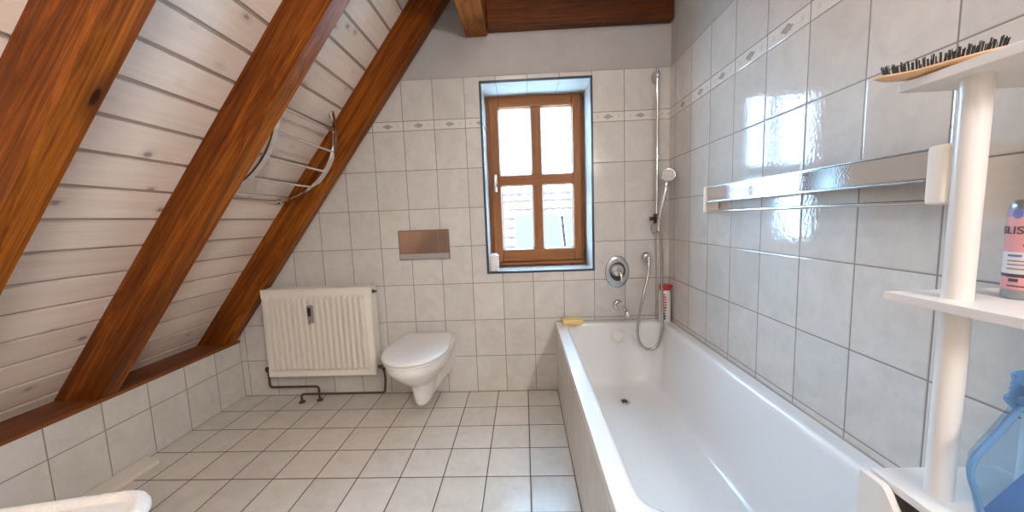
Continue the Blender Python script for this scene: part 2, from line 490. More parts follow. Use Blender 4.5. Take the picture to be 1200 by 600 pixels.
tag(o, 'shade-darkened brown crossbeam flat against the plaster above the window', 'beam')

# ---------------------------------------------------------------- window
win = thing('window_1', None, None, (-.829, WD, WZ0)); win['kind'] = 'structure'
FY = WD
def uprights(name, spans, y0, y1, z0, z1, mat, parent, bev=.004):
    b = NB()
    for a, c in spans: box(b, a, c, y0, y1, z0, z1, bev)
    return obj(name, b, mat, parent)
b = NB()
for a, c in ((WX0 + .001, -1.128), (-.530, WX1 - .001)): box(b, a, c, FY + .012, FY + .08, WZ0 + .001, WZ1 - .001, .004)
obj('frame_jamb', b, M['win_wood_z'], win)
b = NB()
box(b, -1.128, -.530, FY + .012, FY + .08, 1.985, WZ1 - .001, .004); box(b, -1.128, -.530, FY + .012, FY + .08, WZ0 + .001, .872, .004)
box(b, -1.145, -.505, FY - .012, FY + .014, .829, .852, .004)
obj('frame_rail', b, M['win_wood_x'], win)
# sash
b = NB()
for a, c in ((-1.148, -1.083), (-.570, -.510)): box(b, a, c, FY - .008, FY + .05, .858, 2.002, .006)
sash = obj('sash', b, M['win_wood_z'], win)
b = NB()
box(b, -1.083, -.570, FY - .006, FY + .05, .858, .945, .006); box(b, -1.083, -.570, FY - .006, FY + .05, 1.940, 2.002, .006)
obj('sash_rail', b, M['win_wood_x'], sash)
b = NB(); box(b, -.857, -.788, FY + .001, FY + .045, .94, 1.945, .006); obj('glazing_bar', b, M['win_wood_z'], sash)
b = NB(); box(b, -1.085, -.567, FY - .001, FY + .043, 1.404, 1.474, .006); obj('glazing_bar', b, M['win_wood_x'], sash)
b = NB()
for x0, x1 in ((-1.083, -.857), (-.788, -.570)):
    for z0, z1 in ((.945, 1.404), (1.474, 1.940)):
        wall_ring(b, x0 - .001, x1 + .001, z0 - .001, z1 + .001, FY + .020, FY + .026, x0 + .008, x1 - .008, z0 + .008, z1 - .008)
obj('glazing_seal', b, M['white_pl'], sash, smooth=False)
for x0, x1 in ((-1.083, -.857), (-.788, -.570)):
    for z0, z1 in ((.945, 1.404), (1.474, 1.940)):
        b = NB(); box(b, x0, x1, FY + .026, FY + .030, z0, z1)
        obj('pane', b, M['glass'], sash, smooth=False)
b = NB(); box(b, -1.130, -1.108, FY - .020, FY - .006, 1.415, 1.485, .004)
tube(b, [(-1.119, FY - .012, 1.46), (-1.119, FY - .05, 1.46)], .008)
h = smooth_path([(-1.119, FY - .05, 1.465), (-1.119, FY - .055, 1.44), (-1.118, FY - .052, 1.36)], 5)
tube(b, h, [.010] * 3 + [.009] * (len(h) - 3), 12)
obj('handle', b, M['steel'], win)
b = NB(); box(b, -.600, -.578, FY - .016, FY + .0, .822, .834, .003); obj('drain_cap', b, M['black'], win)
b = NB(); box(b, -.512, -.498, FY - .02, FY + .01, 1.90, 1.985, .004); obj('hinge', b, M['dark_metal'], win)
b = NB(); box(b, -.512, -.498, FY - .02, FY + .01, .86, .94, .004); obj('hinge', b, M['dark_metal'], win)

# small white container on the window ledge
b = NB()
loft(b, [rrect(-1.167, -1.106, .022, .075, z, .016, 5) if i not in (0, 6) else rrect(-1.160, -1.113, .029, .068, z, .012, 5) for i, z in enumerate((WZ0 + .0005, WZ0 + .006, WZ0 + .06, WZ0 + .098, WZ0 + .1, WZ0 + .106, WZ0 + .112))])
o = thing('plastic_container', 'small white plastic container in the left corner of the window ledge', 'container', (-1.137, .048, WZ0))
obj('body', b, M['white_pl'], o)
b = NB(); loft(b, [rrect(-1.157, -1.116, .032, .065, z, .01, 4) for z in (WZ0 + .112, WZ0 + .118)]); obj('lid', b, M['white_pl'], o)

# ---------------------------------------------------------------- neighbouring roof outside
house = thing('neighbour_house', 'neighbouring house with pale red tiled roof seen through the window', 'house', (-.5, 7, -3.5))
RT = math.radians(52); rd = Vector((0, -math.cos(RT), -math.sin(RT))); rn = Vector((0, -math.sin(RT), math.cos(RT)))
ridge = Vector((0, 8.3, 1.93))
b = NB()
tw, tl = .24, .32; nx, ny = 40, 16
xs = [-6.0 + tw * (i + f) for i in range(nx) for f in (0, .12, .25, .4, .55, .7, .85)]
def rel(fx): return .035 * (math.sin(fx * 2 * PI) * .5 + .5)
rows = []
for r in range(ny):
    for f, lift in ((0.02, .0), (.5, .018), (.985, .036)):
        rows.append(((r + f) * tl, lift))
grid = [[b.verts.new(ridge + rd * d + rn * (rel(((x + 6) / tw) % 1) + lf) + Vector((x, 0, 0))) for x in xs] for d, lf in rows]
for i in range(len(rows) - 1):
    for j in range(len(xs) - 1): b.faces.new((grid[i][j], grid[i][j + 1], grid[i + 1][j + 1], grid[i + 1][j]))
def rooftile():
    n = NT('weathered_clay_tiles'); P = n.pos(); c = n.xyz(P)
    a = n.math('FLOOR', n.math('DIVIDE', n.math('ADD', c[0], 6), tw)); bb = n.math('FLOOR', n.math('DIVIDE', n.math('SUBTRACT', 8.3, c[1]), tl * math.cos(RT)))
    wn = n.new('ShaderNodeTexWhiteNoise', noise_dimensions='2D'); n.put(wn.inputs['Vector'], n.vec(a, bb, 0))
    f = n.math('ADD', n.math('MULTIPLY', wn.outputs['Value'], .5), n.math('MULTIPLY', n.noise(P, 6, 4), .5))
    return n.set(color=n.ramp(f, [(.2, (.036, .015, .011)), (.5, (.058, .025, .019)), (.8, (.075, .036, .028))]), rough=.8)
obj('roof', b, rooftile(), house, smooth=False)
b = NB(); lathe(b, [(.0, -6), (.11, -6), (.11, 3.6), (0, 3.6)], ridge + Vector((0, .02, .03)), (1, 0, 0), 16); obj('ridge_cap', b, rooftile(), house)
b = NB(); prism(b, [ridge + Vector((-5.9, .06, -.10)), ridge + Vector((-5.9, -2.9, -3.95)), (-5.9, 5.4, -4.2), (-5.9, 11.2, -4.2), ridge + Vector((-5.9, 2.9, -3.95))], (9.4, 0, 0)); obj('wall', b, M['plaster'], house)
def on_roof(x, d, h): return ridge + rd * d + rn * h + Vector((x, 0, 0))
def collector(x0, x1, d0, d1):
    b = NB(); prism(b, [on_roof(x0, d0, .07), on_roof(x1, d0, .07), on_roof(x1, d1, .07), on_roof(x0, d1, .07)], rn * .09)
    p = obj('solar_panel', b, M['dark_metal'], house, smooth=False)
    n = NT('solar_glass'); n.set(color=(.006, .010, .013), rough=.08)
    g = NB(); prism(g, [on_roof(x0 + .03, d0 + .03, .161), on_roof(x1 - .03, d0 + .03, .161), on_roof(x1 - .03, d1 - .03, .161), on_roof(x0 + .03, d1 - .03, .161)], rn * .006)
    obj('panel_glass', g, n.m, p, smooth=False)
collector(-1.17, .10, .92, 2.9)
collector(.17, 1.44, .92, 2.9)

# ---------------------------------------------------------------- bathtub
tub = thing('bathtub', 'white enamelled bathtub built in behind a tiled panel along the right wall', 'bathtub', (-.37, -.8, 0))
b = NB()
ox0, ox1, oy0, oy1 = -.7395, -.002, -1.60, -.002
L = [rrect(ox0, ox1, oy0, oy1, .440, .006), rrect(ox0, ox1, oy0, oy1, .472, .006), rrect(ox0 + .004, ox1 - .004, oy0 + .004, oy1 - .004, .475, .006)]
inner = [(.050, .4755, .06), (.060, .4735, .07), (.068, .466, .075), (.072, .45, .08)]
for d, z, r in inner: L.append(rrect(ox0 + d, ox1 - d, oy0 + d, oy1 - d * .85, z, r))
N = 14
for i in range(1, N + 1):
    t = i / N
    a = t * PI / 2
    # steep wall down to a rounded floor
    z = .45 - (.45 - .085) * (math.sin(a * .98) if t < .999 else 1)
    z = .45 - .362 * (1 - (1 - t) ** 2.2) if t < 1 else .088
    w = .074 + .085 * t + .05 * t ** 6
    back = .065 + .36 * t + .06 * t ** 6
    far = .064 + .075 * t + .06 * t ** 6
    L.append(rrect(ox0 + w, ox1 - w, oy0 + back, oy1 - far, z, .085 + .04 * t))
L.append(rrect(ox0 + .24, ox1 - .24, oy0 + .60, oy1 - .24, .083, .10))
loft(b, L, cap0=False)
obj('tub_shell', b, M['enamel'], tub, sharp=60)
b = NB(); box(b, -.7375, -.725, -1.60, -.001, 0, .4405); obj('tiled_panel', b, M['tile_apron'], tub, smooth=False)
b = NB(); lathe(b, [(0, -.01), (.036, -.01), (.040, .003), (.037, .009), (.028, .012), (.026, .010), (0, .010)], (-.352, -.082, .395), (0, -1, .12), 32); oc = obj('overflow_cap', b, M['white_pl'], tub)
b = NB(); lathe(b, [(.0375, .002), (.0425, .002), (.0425, .0065), (.0375, .0085)], (-.352, -.082, .395), (0, -1, .12), 32); obj('rim_ring', b, M['cream'], oc)
b = NB(); lathe(b, [(.012, .001), (.028, .001), (.030, .003), (.027, .006), (.019, .0035), (.0, .0025)], (-.378, -.33, .0835), (0, 0, 1), 32); dr = obj('drain_ring', b, M['chrome'], tub)
b = NB(); lathe(b, [(0, .0005), (.018, .0005), (.018, .0045), (.0, .0045)], (-.378, -.33, .0835), (0, 0, 1), 24); obj('drain_hole', b, M['black'], dr)

# ---------------------------------------------------------------- wall hung toilet
toi = thing('toilet', 'white wall hung toilet with closed lid between radiator and bathtub', 'toilet', (-1.585, 0, .06))
TX = -1.585
def dloop(w, yf, yb, z, wb=None, cx=TX, n=28, p=2.2, tilt=0):
    wb = w if wb is None else wb
    yc = yf + (yb - yf) * .52
    pts = []
    for i in range(n + 1):
        t = PI * i / n
        cc, ss = math.cos(t), math.sin(t)
        pts.append((cx + w / 2 * math.copysign(abs(cc) ** (2 / p), cc), yc - (yc - yf) * abs(ss) ** (2 / p)))
    left = [(cx - w / 2 + (w - wb) / 2 * k / 5, yc + (yb - yc) * k / 5) for k in range(1, 6)]
    right = [(cx + wb / 2 + (w - wb) / 2 * k / 5, yb + (yc - yb) * k / 5) for k in range(0, 5)]
    back = [(cx - wb / 2 + wb * k / 6, yb) for k in range(1, 6)]
    return [Vector((x, y, z + tilt * y)) for x, y in pts + left + back + right]
b = NB()
secs = [(.066, -.290, -.130, .070, .07), (.071, -.312, -.115, .088, .095), (.090, -.325, -.09, .104, .12), (.12, -.333, -.05, .118, .19), (.15, -.338, -.01, .132, .25), (.170, -.342, .001, .140, .28), (.205, -.358, .001, .160, .31), (.225, -.382, .001, .185, .32), (.25, -.420, .001, .220, .33), (.28, -.462, .001, .260, .335), (.31, -.498, .001, .30, .33), (.335, -.522, .001, .333, .335), (.352, -.536, .001, .352, .335), (.375, -.538, .001, .356, .335), (.392, -.536, .001, .350, .335), (.395, -.52, -.008, .335, .32)]
secs = [(w, yf, yb, z, wb) for z, yf, yb, w, wb in secs]
loft(b, [dloop(w, yf, yb, z, wb) for w, yf, yb, z, wb in secs])
obj('bowl', b, M['ceramic'], toi, sharp=70)
b = NB()
loft(b, [dloop(w, yf, yb, z, wb) for w, yf, yb, z, wb in [(.355, -.545, -.05, .3965, .30), (.366, -.552, -.045, .399, .31), (.366, -.552, -.045, .409, .31), (.355, -.545, -.05, .4115, .30)]])
obj('seat', b, M['seat_plastic'], toi, sharp=70)
b = NB()
loft(b, [dloop(w, yf, yb, z, wb) for w, yf, yb, z, wb in [(.360, -.548, -.05, .4125, .30), (.374, -.557, -.04, .416, .315), (.376, -.558, -.038, .424, .318), (.368, -.552, -.04, .433, .31), (.345, -.53, -.05, .439, .29), (.28, -.47, -.09, .443, .23), (.15, -.36, -.16, .445, .12)]])
obj('lid', b, M['seat_plastic'], toi, sharp=70)
for s in (-1, 1):
    b = NB(); tube(b, [(TX + s * .075 - .018, -.028, .413), (TX + s * .075 + .018, -.028, .413)], .011, 16); obj('hinge', b, M['chrome'], toi)
b = NB(); lathe(b, [(0, 0), (.012, 0), (.012, .004), (.008, .007), (0, .008)], (TX + .138, -.12, .275), (1, -.1, -.25), 20); obj('bolt_cap', b, M['chrome'], toi)

# flush plate
fp = thing('flush_plate', 'shiny bronze coloured flush plate on the wall above the toilet', 'flush plate', (-1.589, 0, .92))
b = NB(); box(b, -1.757, -1.420, -.012, .001, .921, 1.116, .004); obj('plate', b, M['plate'], fp)
b = NB(); box(b, -1.752, -1.425, -.017, -.0118, .926, .962, .002); obj('button', b, M['steel'], fp)
b = NB(); box(b, -1.752, -1.425, -.0165, -.0118, .966, 1.111, .002); obj('button', b, M['plate'], fp)
for x in (-1.695, -1.497):
    b = NB(); box(b, x - .0012, x + .0012, -.0175, -.0163, .966, 1.111); obj('seam', b, M['grey_label'], fp)

# ---------------------------------------------------------------- radiator
rad = thing('radiator', 'cream ribbed panel radiator on the back wall under the rafter', 'radiator', (-2.28, 0, .184))
rx0, rx1, rz0, rz1, ry = -2.640, -1.921, .186, .766, -.130
b = NB()
pitch = .0365; nf = 18
m0 = rx0 + ((rx1 - rx0) - pitch * nf) / 2
xs = [rx0, rx0 + .004]
for i in range(nf):
    for f in (0.0, .12, .25, .40, .60, .75, .88): xs.append(m0 + pitch * (i + f))
xs += [m0 + pitch * nf, rx1 - .004, rx1]
def flute(x):
    f = ((x - m0) / pitch) % 1
    if x < m0 or x > m0 + pitch * nf: return 0
    return 1 if .2 < f < .8 else 0
zs = [rz0, rz0 + .004, rz0 + .040, rz0 + .058, rz0 + .066, rz1 - .066, rz1 - .058, rz1 - .040, rz1 - .004, rz1]
zm = [0, 0, 0, .8, 1, 1, .8, 0, 0, 0]
G = [[b.verts.new((x, ry + (.006 if (i in (0, len(xs) - 1) or k in (0, len(zs) - 1)) else 0) - .024 * flute(x) * zm[k] + .004 * zm[k] * (1 - flute(x)) , z)) for i, x in enumerate(xs)] for k, z in enumerate(zs)]
for k in range(len(zs) - 1):
    for i in range(len(xs) - 1): b.faces.new((G[k][i], G[k][i + 1], G[k + 1][i + 1], G[k + 1][i]))
# give the panel its thickness
bd = [e for e in b.edges if len(e.link_faces) == 1]
ext = bmesh.ops.extrude_edge_only(b, edges=bd)
for v in [g for g in ext['geom'] if isinstance(g, bmesh.types.BMVert)]: v.co.y = ry + .022
bmesh.ops.holes_fill(b, edges=[e for e in b.edges if len(e.link_faces) == 1], sides=0)
obj('front_panel', b, M['rad'], rad, smooth=False)
b = NB(); box(b, rx0 + .004, rx1 - .004, -.052, -.034, rz0 + .004, rz1 - .004, .004); obj('rear_panel', b, M['rad'], rad)
for x in (rx0 + .001, rx1 - .006):
    b = NB(); box(b, x, x + .005, ry + .006, -.034, rz0 + .03, rz1 - .001, .002); obj('side_cover', b, M['rad'], rad)
b = NB()
box(b, rx0 + .002, rx1 - .002, ry + .004, ry + .010, rz1 - .002, rz1 + .004); box(b, rx0 + .002, rx1 - .002, -.046, -.036, rz1 - .002, rz1 + .004)
for i in range(36): box(b, rx0 + .01 + i * .0194, rx0 + .018 + i * .0194, ry + .01, -.044, rz1 - .001, rz1 + .003)
obj('top_grille', b, M['rad'], rad, smooth=False)
b = NB()
n_fin = 60
P = [Vector((rx0 + .02 + (rx1 - rx0 - .04) * i / n_fin, -.068 if i % 2 else -.098, rz0 + .03)) for i in range(n_fin + 1)]
loft(b, [P, [p + Vector((0, 0, .5)) for p in P]], closed=False); obj('convector_fins', b, M['rad'], rad, smooth=False)
b = NB(); box(b, -2.318, -2.288, ry - .037, ry - .014, .553, .668, .004); mt = obj('heat_meter', b, M['grey_label'], rad)
b = NB(); box(b, -2.314, -2.292, ry - .0385, ry - .0365, .60, .655, .001); obj('meter_window', b, M['dark_metal'], mt)
b = NB(); lathe(b, [(0, 0), (.012, 0), (.012, .014), (.007, .018), (.007, .03), (0, .03)], (rx1 - .006, -.088, rz1 - .032), (1, 0, 0), 16); obj('bleed_valve', b, M['dark_metal'], rad)
for s, x in ((-1, rx0), (1, rx1)):
    b = NB(); lathe(b, [(0, -.01), (.011, -.01), (.011, .02), (.015, .022), (.015, .045), (.009, .05), (0, .05)], (x, -.085, .225), (s, 0, 0), 16)
    lathe(b, [(.0, -.02), (.013, -.02), (.013, .012), (0, .014)], (x + s * .033, -.085, .225), (0, 0, 1), 14)
    obj('valve', b, M['dark_metal'], rad)
def pipe(label, pts, fl):
    o = thing('heating_pipe', label, 'pipe', (fl[0], fl[1], 0), 'radiator pipes')
    P = []
    V = [Vector(p) for p in pts]
    P.append(V[0])
    for i in range(1, len(V) - 1):
        a = (V[i - 1] - V[i]).normalized(); c = (V[i + 1] - V[i]).normalized(); r = .022
        for k in range(7):
            t = k / 6
            P.append((V[i] + a * r) * (1 - t) ** 2 + V[i] * 2 * t * (1 - t) + (V[i] + c * r) * t * t)
    P.append(V[-1])
    b = NB(); tube(b, P, .0075, 12); obj('tube', b, M['copper'], o)
    b = NB(); lathe(b, [(.0076, .0), (.020, .0), (.021, .004), (.017, .009), (.0076, .010)], (fl[0], fl[1], .0003), (0, 0, 1), 24); obj('floor_rosette', b, M['copper'], o)
pipe('brown heating pipe from the left radiator valve down into the floor', [(rx0 - .033, -.085, .205), (rx0 - .033, -.085, .098), (-2.340, -.085, .098), (-2.340, -.085, .001)], (-2.340, -.085))
pipe('brown heating pipe from the right radiator valve, running low behind to the floor', [(rx1 + .033, -.085, .205), (rx1 + .045, -.098, .15), (rx1 + .040, -.11, .058), (-2.447, -.11, .058), (-2.447, -.11, .001)], (-2.447, -.11))

# ---------------------------------------------------------------- curved chrome rack on the slope
rack = thing('towel_rack', 'curved chrome rack with rungs fixed to the boards between two rafters', 'rack', slope(1.34, 0, -.42))
cR, cN = .416, -.266
def arc(s): return math.sqrt(max(cR ** 2 - (s - 1.34) ** 2, 0)) + cN
for y in (-.165, -.665):
    b = NB()
    ss = [1.34 + cR * math.sin(-.876 + 1.752 * i / 28) for i in range(29)]
    loops = []
    for s in ss:
        nr = Vector((s - 1.34, arc(s) - cN)).normalized()
        loops.append([slope(s + nr.x * dn, max(arc(s), .001) + nr.y * dn, y + dy) for dn, dy in ((-.006, -.016), (.0, -.018), (.006, -.016), (.006, .016), (.0, .018), (-.006, .016))])
    loft(b, loops); obj('side_rail', b, M['chrome'], rack)
for s in (1.095, 1.222, 1.348, 1.474, 1.58):
    b = NB(); tube(b, [slope(s, arc(s) - .002, -.672), slope(s, arc(s) - .002, -.158)], .0075, 14); obj('rung', b, M['chrome'], rack)
for y in (-.165, -.665):
    for s in (1.025, 1.655):
        b = NB(); lathe(b, [(0, 0.0005), (.020, .0005), (.020, .004), (.012, .012), (0, .013)], slope(s, 0, y), SN, 20); obj('foot', b, M['chrome'], rack)

# ---------------------------------------------------------------- bath fittings
mx = thing('bath_mixer', 'bath mixer with large oval chrome plate and short lever on the tiles', 'tap', (-.331, 0, .797))
cx, cz = -.331, .797
AX = ((1, 0, 0), (0, 0, 1))
b = NB(); lathe(b, [(0, -.001), (.076, -.001), (.078, .004), (.074, .009), (.062, .012), (.0, .012)], (cx, .0, cz), (0, -1, 0), 48, 1, 1.36, AX); obj('oval_plate', b, M['steel'], mx)
b = NB(); lathe(b, [(.044, .010), (.050, .010), (.050, .020), (.047, .022), (.044, .020)], (cx, 0, cz + .005), (0, -1, 0), 40, 1, 1.25, AX); obj('ring', b, M['dark_metal'], mx)
b = NB(); lathe(b, [(0, .010), (.044, .010), (.042, .035), (.030, .050), (0, .054)], (cx - .004, 0, cz + .012), (0, -1, 0), 36); kb = obj('cartridge_dome', b, M['chrome'], mx)
b = NB(); P = smooth_path([(cx - .004, -.048, cz + .02), (cx + .006, -.075, cz - .005), (cx + .010, -.085, cz - .05)], 6); tube(b, P, [.014 - .005 * i / len(P) for i in range(len(P))], 14); obj('lever', b, M['chrome'], mx)

sp = thing('bath_spout', 'short chrome bath spout low on the wall below the oval mixer plate', 'tap', (-.327, 0, .578))
b = NB(); lathe(b, [(0, 0), (.034, 0), (.035, .006), (.030, .014), (.024, .018), (0, .018)], (-.327, 0, .578), (0, -1, 0), 32); obj('flange', b, M['chrome'], sp)
b = NB(); P = smooth_path([(-.327, -.010, .578), (-.320, -.05, .577), (-.308, -.10, .566), (-.302, -.125, .548), (-.300, -.13, .53)], 6)
tube(b, P, [.021 - .005 * i / len(P) for i in range(len(P))], 18); obj('spout', b, M['chrome'], sp)
b = NB(); tube(b, [(-.317, -.08, .585), (-.317, -.08, .607)], .005); lathe(b, [(0, 0), (.008, .0), (.009, .006), (.006, .012), (0, .013)], (-.317, -.08, .605), (0, 0, 1), 14); obj('diverter_knob', b, M['chrome'], sp)

# shower rail
rl = thing('shower_rail', 'tall slim chrome shower rail in the corner right of the window', 'shower rail', (-.096, 0, 1.07))
b = NB(); tube(b, [(-.096, -.052, 1.055), (-.096, -.052, 2.03)], .0095, 16); obj('pole', b, M['chrome'], rl)
for z in (1.075, 1.995):
    b = NB(); lathe(b, [(0, 0), (.020, 0), (.022, .006), (.017, .03), (.016, .056), (.012, .066), (0, .068)], (-.096, 0, z), (0, -1, 0), 28, 1, 1.75, AX)
    obj('wall_bracket', b, M['steel'], rl)
b = NB(); lathe(b, [(.0, -.030), (.018, -.030), (.020, -.024), (.020, .024), (.018, .030), (0, .030)], (-.096, -.054, 1.135), (0, 0, 1), 20)
tube(b, [(-.096, -.06, 1.135), (-.096, -.088, 1.138)], .013, 14)
tube(b, [(-.118, -.054, 1.135), (-.140, -.054, 1.135)], [.010, .012], 14)
obj('slider', b, M['dark_metal'], rl)

# hand shower with hose
hs = thing('hand_shower', 'chrome hand shower with round head and long looping metal hose', 'shower', (-.09, -.1, 1.1))
b = NB(); HP = smooth_path([(-.1, -.094, 1.095), (-.094, -.100, 1.16), (-.074, -.108, 1.27), (-.058, -.105, 1.345), (-.050, -.088, 1.385)], 6)
tube(b, HP, [.010 + .004 * math.sin(PI * i / len(HP)) for i in range(len(HP))], 16); obj('handle', b, M['chrome'], hs)
hax = Vector((-.18, -.92, .15)).normalized(); hc = Vector((-.046, -.096, 1.392))
b = NB(); lathe(b, [(0, -.022), (.018, -.020), (.034, -.008), (.042, .006), (.043, .014), (.040, .018), (.037, .0165), (0, .0165)], hc, hax, 36); hd = obj('head', b, M['chrome'], hs)
b = NB(); lathe(b, [(0, .0165), (.036, .0165), (.034, .0205), (0, .022)], hc, hax, 32)
obj('spray_face', b, plain('spray_face_grey', (.62, .60, .58), .35), hd)
b = NB()
for ring, nn in ((.012, 6), (.022, 12), (.030, 16)):
    u, v, w = frame_of(hax)
    for i in range(nn):
        c = hc + u * ring * math.cos(2 * PI * i / nn) + v * ring * math.sin(2 * PI * i / nn)
        lathe(b, [(0, .020), (.0018, .020), (.0014, .0235), (0, .024)], c, hax, 6)
noz = obj('nozzles', b, M['grey_label'], hd); noz['kind'] = 'stuff'
b = NB()
path = smooth_path([(-.147, -.062, .868), (-.152, -.072, .82), (-.166, -.085, .76), (-.198, -.112, .66), (-.228, -.125, .545), (-.240, -.130, .435), (-.222, -.130, .357), (-.170, -.130, .318), (-.116, -.130, .345), (-.086, -.125, .440), (-.079, -.108, .56), (-.078, -.095, .72), (-.080, -.090, .90), (-.090, -.094, 1.03), (-.1, -.094, 1.098)], 14)
path = resample(path, .0032)
tube(b, path, .0075, 10, rib=.16); obj('hose', b, M['hosem'], hs, sharp=80)
b = NB(); tube(b, [(-.1, -.094, 1.06), (-.1, -.094, 1.10)], .0115, 14); obj('hose_nut', b, M['chrome'], hs)
b = NB(); tube(b, [(-.1465, -.061, .875), (-.150, -.068, .84)], .0115, 14); obj('hose_nut', b, M['chrome'], hs)

ol = thing('wall_outlet', 'round chrome wall elbow feeding the shower hose, right of the oval plate', 'shower outlet', (-.145, 0, .895))
b = NB(); lathe(b, [(0, 0), (.030, 0), (.032, .006), (.028, .016), (.020, .024), (0, .024)], (-.145, 0, .893), (0, -1, 0), 32); obj('flange', b, M['chrome'], ol)
b = NB(); P = smooth_path([(-.145, -.015, .893), (-.145, -.045, .893), (-.146, -.058, .888), (-.1465, -.061, .874)], 6); tube(b, P, .014, 16); obj('elbow', b, M['chrome'], ol)

# ---------------------------------------------------------------- things on the bath rim
o = thing('sponge', 'yellow sponge on the far left corner of the bath rim', 'sponge', (-.634, -.055, .475))
b = NB(); box(b, -.700, -.572, -.10, -.025, .4757, .497, .005, 3); obj('foam', b, M['sponge'], o)
b = NB(); box(b, -.699, -.573, -.099, -.026, .4972, .509, .004, 3); obj('scourer', b, M['sponge_top'], o)

bt = thing('cleaner_bottle', 'white cleaning bottle with red cap in the far corner of the bath', 'bottle', (-.047, -.052, .475))
bc = (-.045, -.050)
bc = (-.0465, -.062, .4757)
b = NB(); lathe(b, [(0, 0), (.032, 0), (.036, .004), (.036, .165), (.034, .185), (.030, .200), (.026, .206), (0, .206)], bc, (0, 0, 1), 36); obj('body', b, M['white_pl'], bt)
b = NB(); lathe(b, [(0, .2065), (.030, .2065), (.032, .212), (.032, .236), (.029, .242), (0, .243)], bc, (0, 0, 1), 32)
box(b, bc[0] + .005, bc[0] + .044, bc[1] - .012, bc[1] + .012, bc[2] + .221, bc[2] + .238, .004)
obj('cap', b, M['red'], bt)
def wrap(bm, c, r, a0, a1, z0, z1, n=6, t=.0006):
    lo = []
    for rr in (r + .0002, r + t):
        for z in (z0, z1): lo.append([Vector((c[0] + rr * math.cos(a0 + (a1 - a0) * i / n), c[1] + rr * math.sin(a0 + (a1 - a0) * i / n), z)) for i in range(n + 1)])
    A, B, C, D = lo
    loft(bm, [C, D], closed=False); loft(bm, [A, C], closed=False); loft(bm, [B, D], closed=False)
    for k in (0, -1): bm.faces.new([bm.verts.new(v) for v in (A[k], B[k], D[k], C[k])])
b = NB()
aC = math.radians(-126)
zz = bc[2] + .075
for i, (hh, w) in enumerate(((.013, .50), (.016, .58), (.012, .60), (.016, .55), (.011, .60), (.013, .50), (.010, .42))):
    wrap(b, bc, .036, aC - .10, aC + w, zz, zz + hh * .75); zz += hh + .0035
obj('red_lettering', b, M['red_ink'], bt, smooth=False)
b = NB()
for i, (a, z0, z1) in enumerate(((.0, .022, .034), (.02, .038, .05), (-.05, .055, .066))):
    wrap(b, bc, .036, aC + a - .08, aC + a + .42, bc[2] + z0, bc[2] + z1)
obj('dark_lettering', b, M['dark_ink'], bt, smooth=False)

# ---------------------------------------------------------------- towel rail on the right wall
tr = thing('towel_rail', 'long polished chrome towel rail with cream end caps above the bath', 'towel rail', (0, -1.04, 1.22))
b = NB(); box(b, -.058, -.046, -1.500, -.578, 1.215, 1.275, .002); obj('chrome_strip', b, M['mirror'], tr)
b = NB(); box(b, -.061, -.0455, -1.500, -.578, 1.2755, 1.279, .001); box(b, -.0615, -.0455, -1.500, -.578, 1.2085, 1.2145, .001); obj('strip_lip', b, M['steel'], tr)
b = NB(); tube(b, [(-.052, -1.502, 1.166), (-.052, -.576, 1.166)], .0055, 12); obj('bar', b, M['chrome'], tr)
for y0, y1 in ((-1.534, -1.496), (-.582, -.556)):
    b = NB(); box(b, -.066, -.0005, y0, y1, 1.158, 1.283, .009, 3); obj('end_cap', b, M['cream'], tr)

# ---------------------------------------------------------------- slim white shelf unit with drawers
su = thing('shelf_unit', 'slim white bathroom shelf tower with round posts and a drawer cabinet', 'shelf', (-.13, -1.71, 0))
ux0, ux1, uy0, uy1 = -.250, -.006, -1.805, -1.616
b = NB(); box(b, ux0 - .004, ux1, uy0, uy1, .624, .640, .002); obj('cabinet_top', b, M['white_lacq'], su)
b = NB()
box(b, ux0, ux1, uy1 - .014, uy1, .0, .6238, .001); box(b, ux0, ux1, uy0, uy0 + .014, .0, .6238, .001); box(b, ux1 - .01, ux1, uy0 + .014, uy1 - .014, .0, .6238); box(b, ux0, ux1 - .01, uy0 + .014, uy1 - .014, .02, .034)
obj('carcass', b, M['white_lacq'], su, smooth=False)
b = NB(); box(b, ux0 + .012, ux1 - .03, uy0 + .018, uy1 - .018, .36, .370); box(b, ux0 + .012, ux0 + .018, uy0 + .018, uy1 - .018, .37, .48); obj('drawer_tray', b, M['dark_in'], su, smooth=False)
def drawer_front(z0, z1):
    yc = (uy0 + uy1) / 2
    top = []
    n = 40
    for i in range(n + 1):
        y = uy1 + .004 - (uy1 - uy0 + .008) * i / n
        d = abs(y - yc)
        t = min(max((d - .018) / .040, 0), 1); t = t * t * (3 - 2 * t)
        top.append((y, z1 - .042 * (1 - t)))
    poly = [(ux0 - .020, y, z) for y, z in top] + [(ux0 - .020, uy0 - .004, z0), (ux0 - .020, uy1 + .004, z0)]
    b = NB(); prism(b, poly, (.014, 0, 0)); return obj('drawer_front', b, M['white_lacq'], su, smooth=False)
drawer_front(.345, .634); drawer_front(.035, .335)
b = NB(); box(b, ux0 - .002, ux1, uy0, uy1, .984, 1.000, .002); obj('shelf', b, M['white_lacq'], su)
b = NB(); box(b, ux0 - .002, ux1, uy0, uy1, 1.360, 1.376, .002); obj('shelf', b, M['white_lacq'], su)
for x in (-.203, -.045):
    for z0, z1 in ((.640, .984), (1.0, 1.36)):
        b = NB(); lathe(b, [(0, 0), (.0180, 0), (.0180, z1 - z0), (0, z1 - z0)], (x, -1.688, z0), (0, 0, 1), 36); obj('post', b, M['white_lacq'], su)

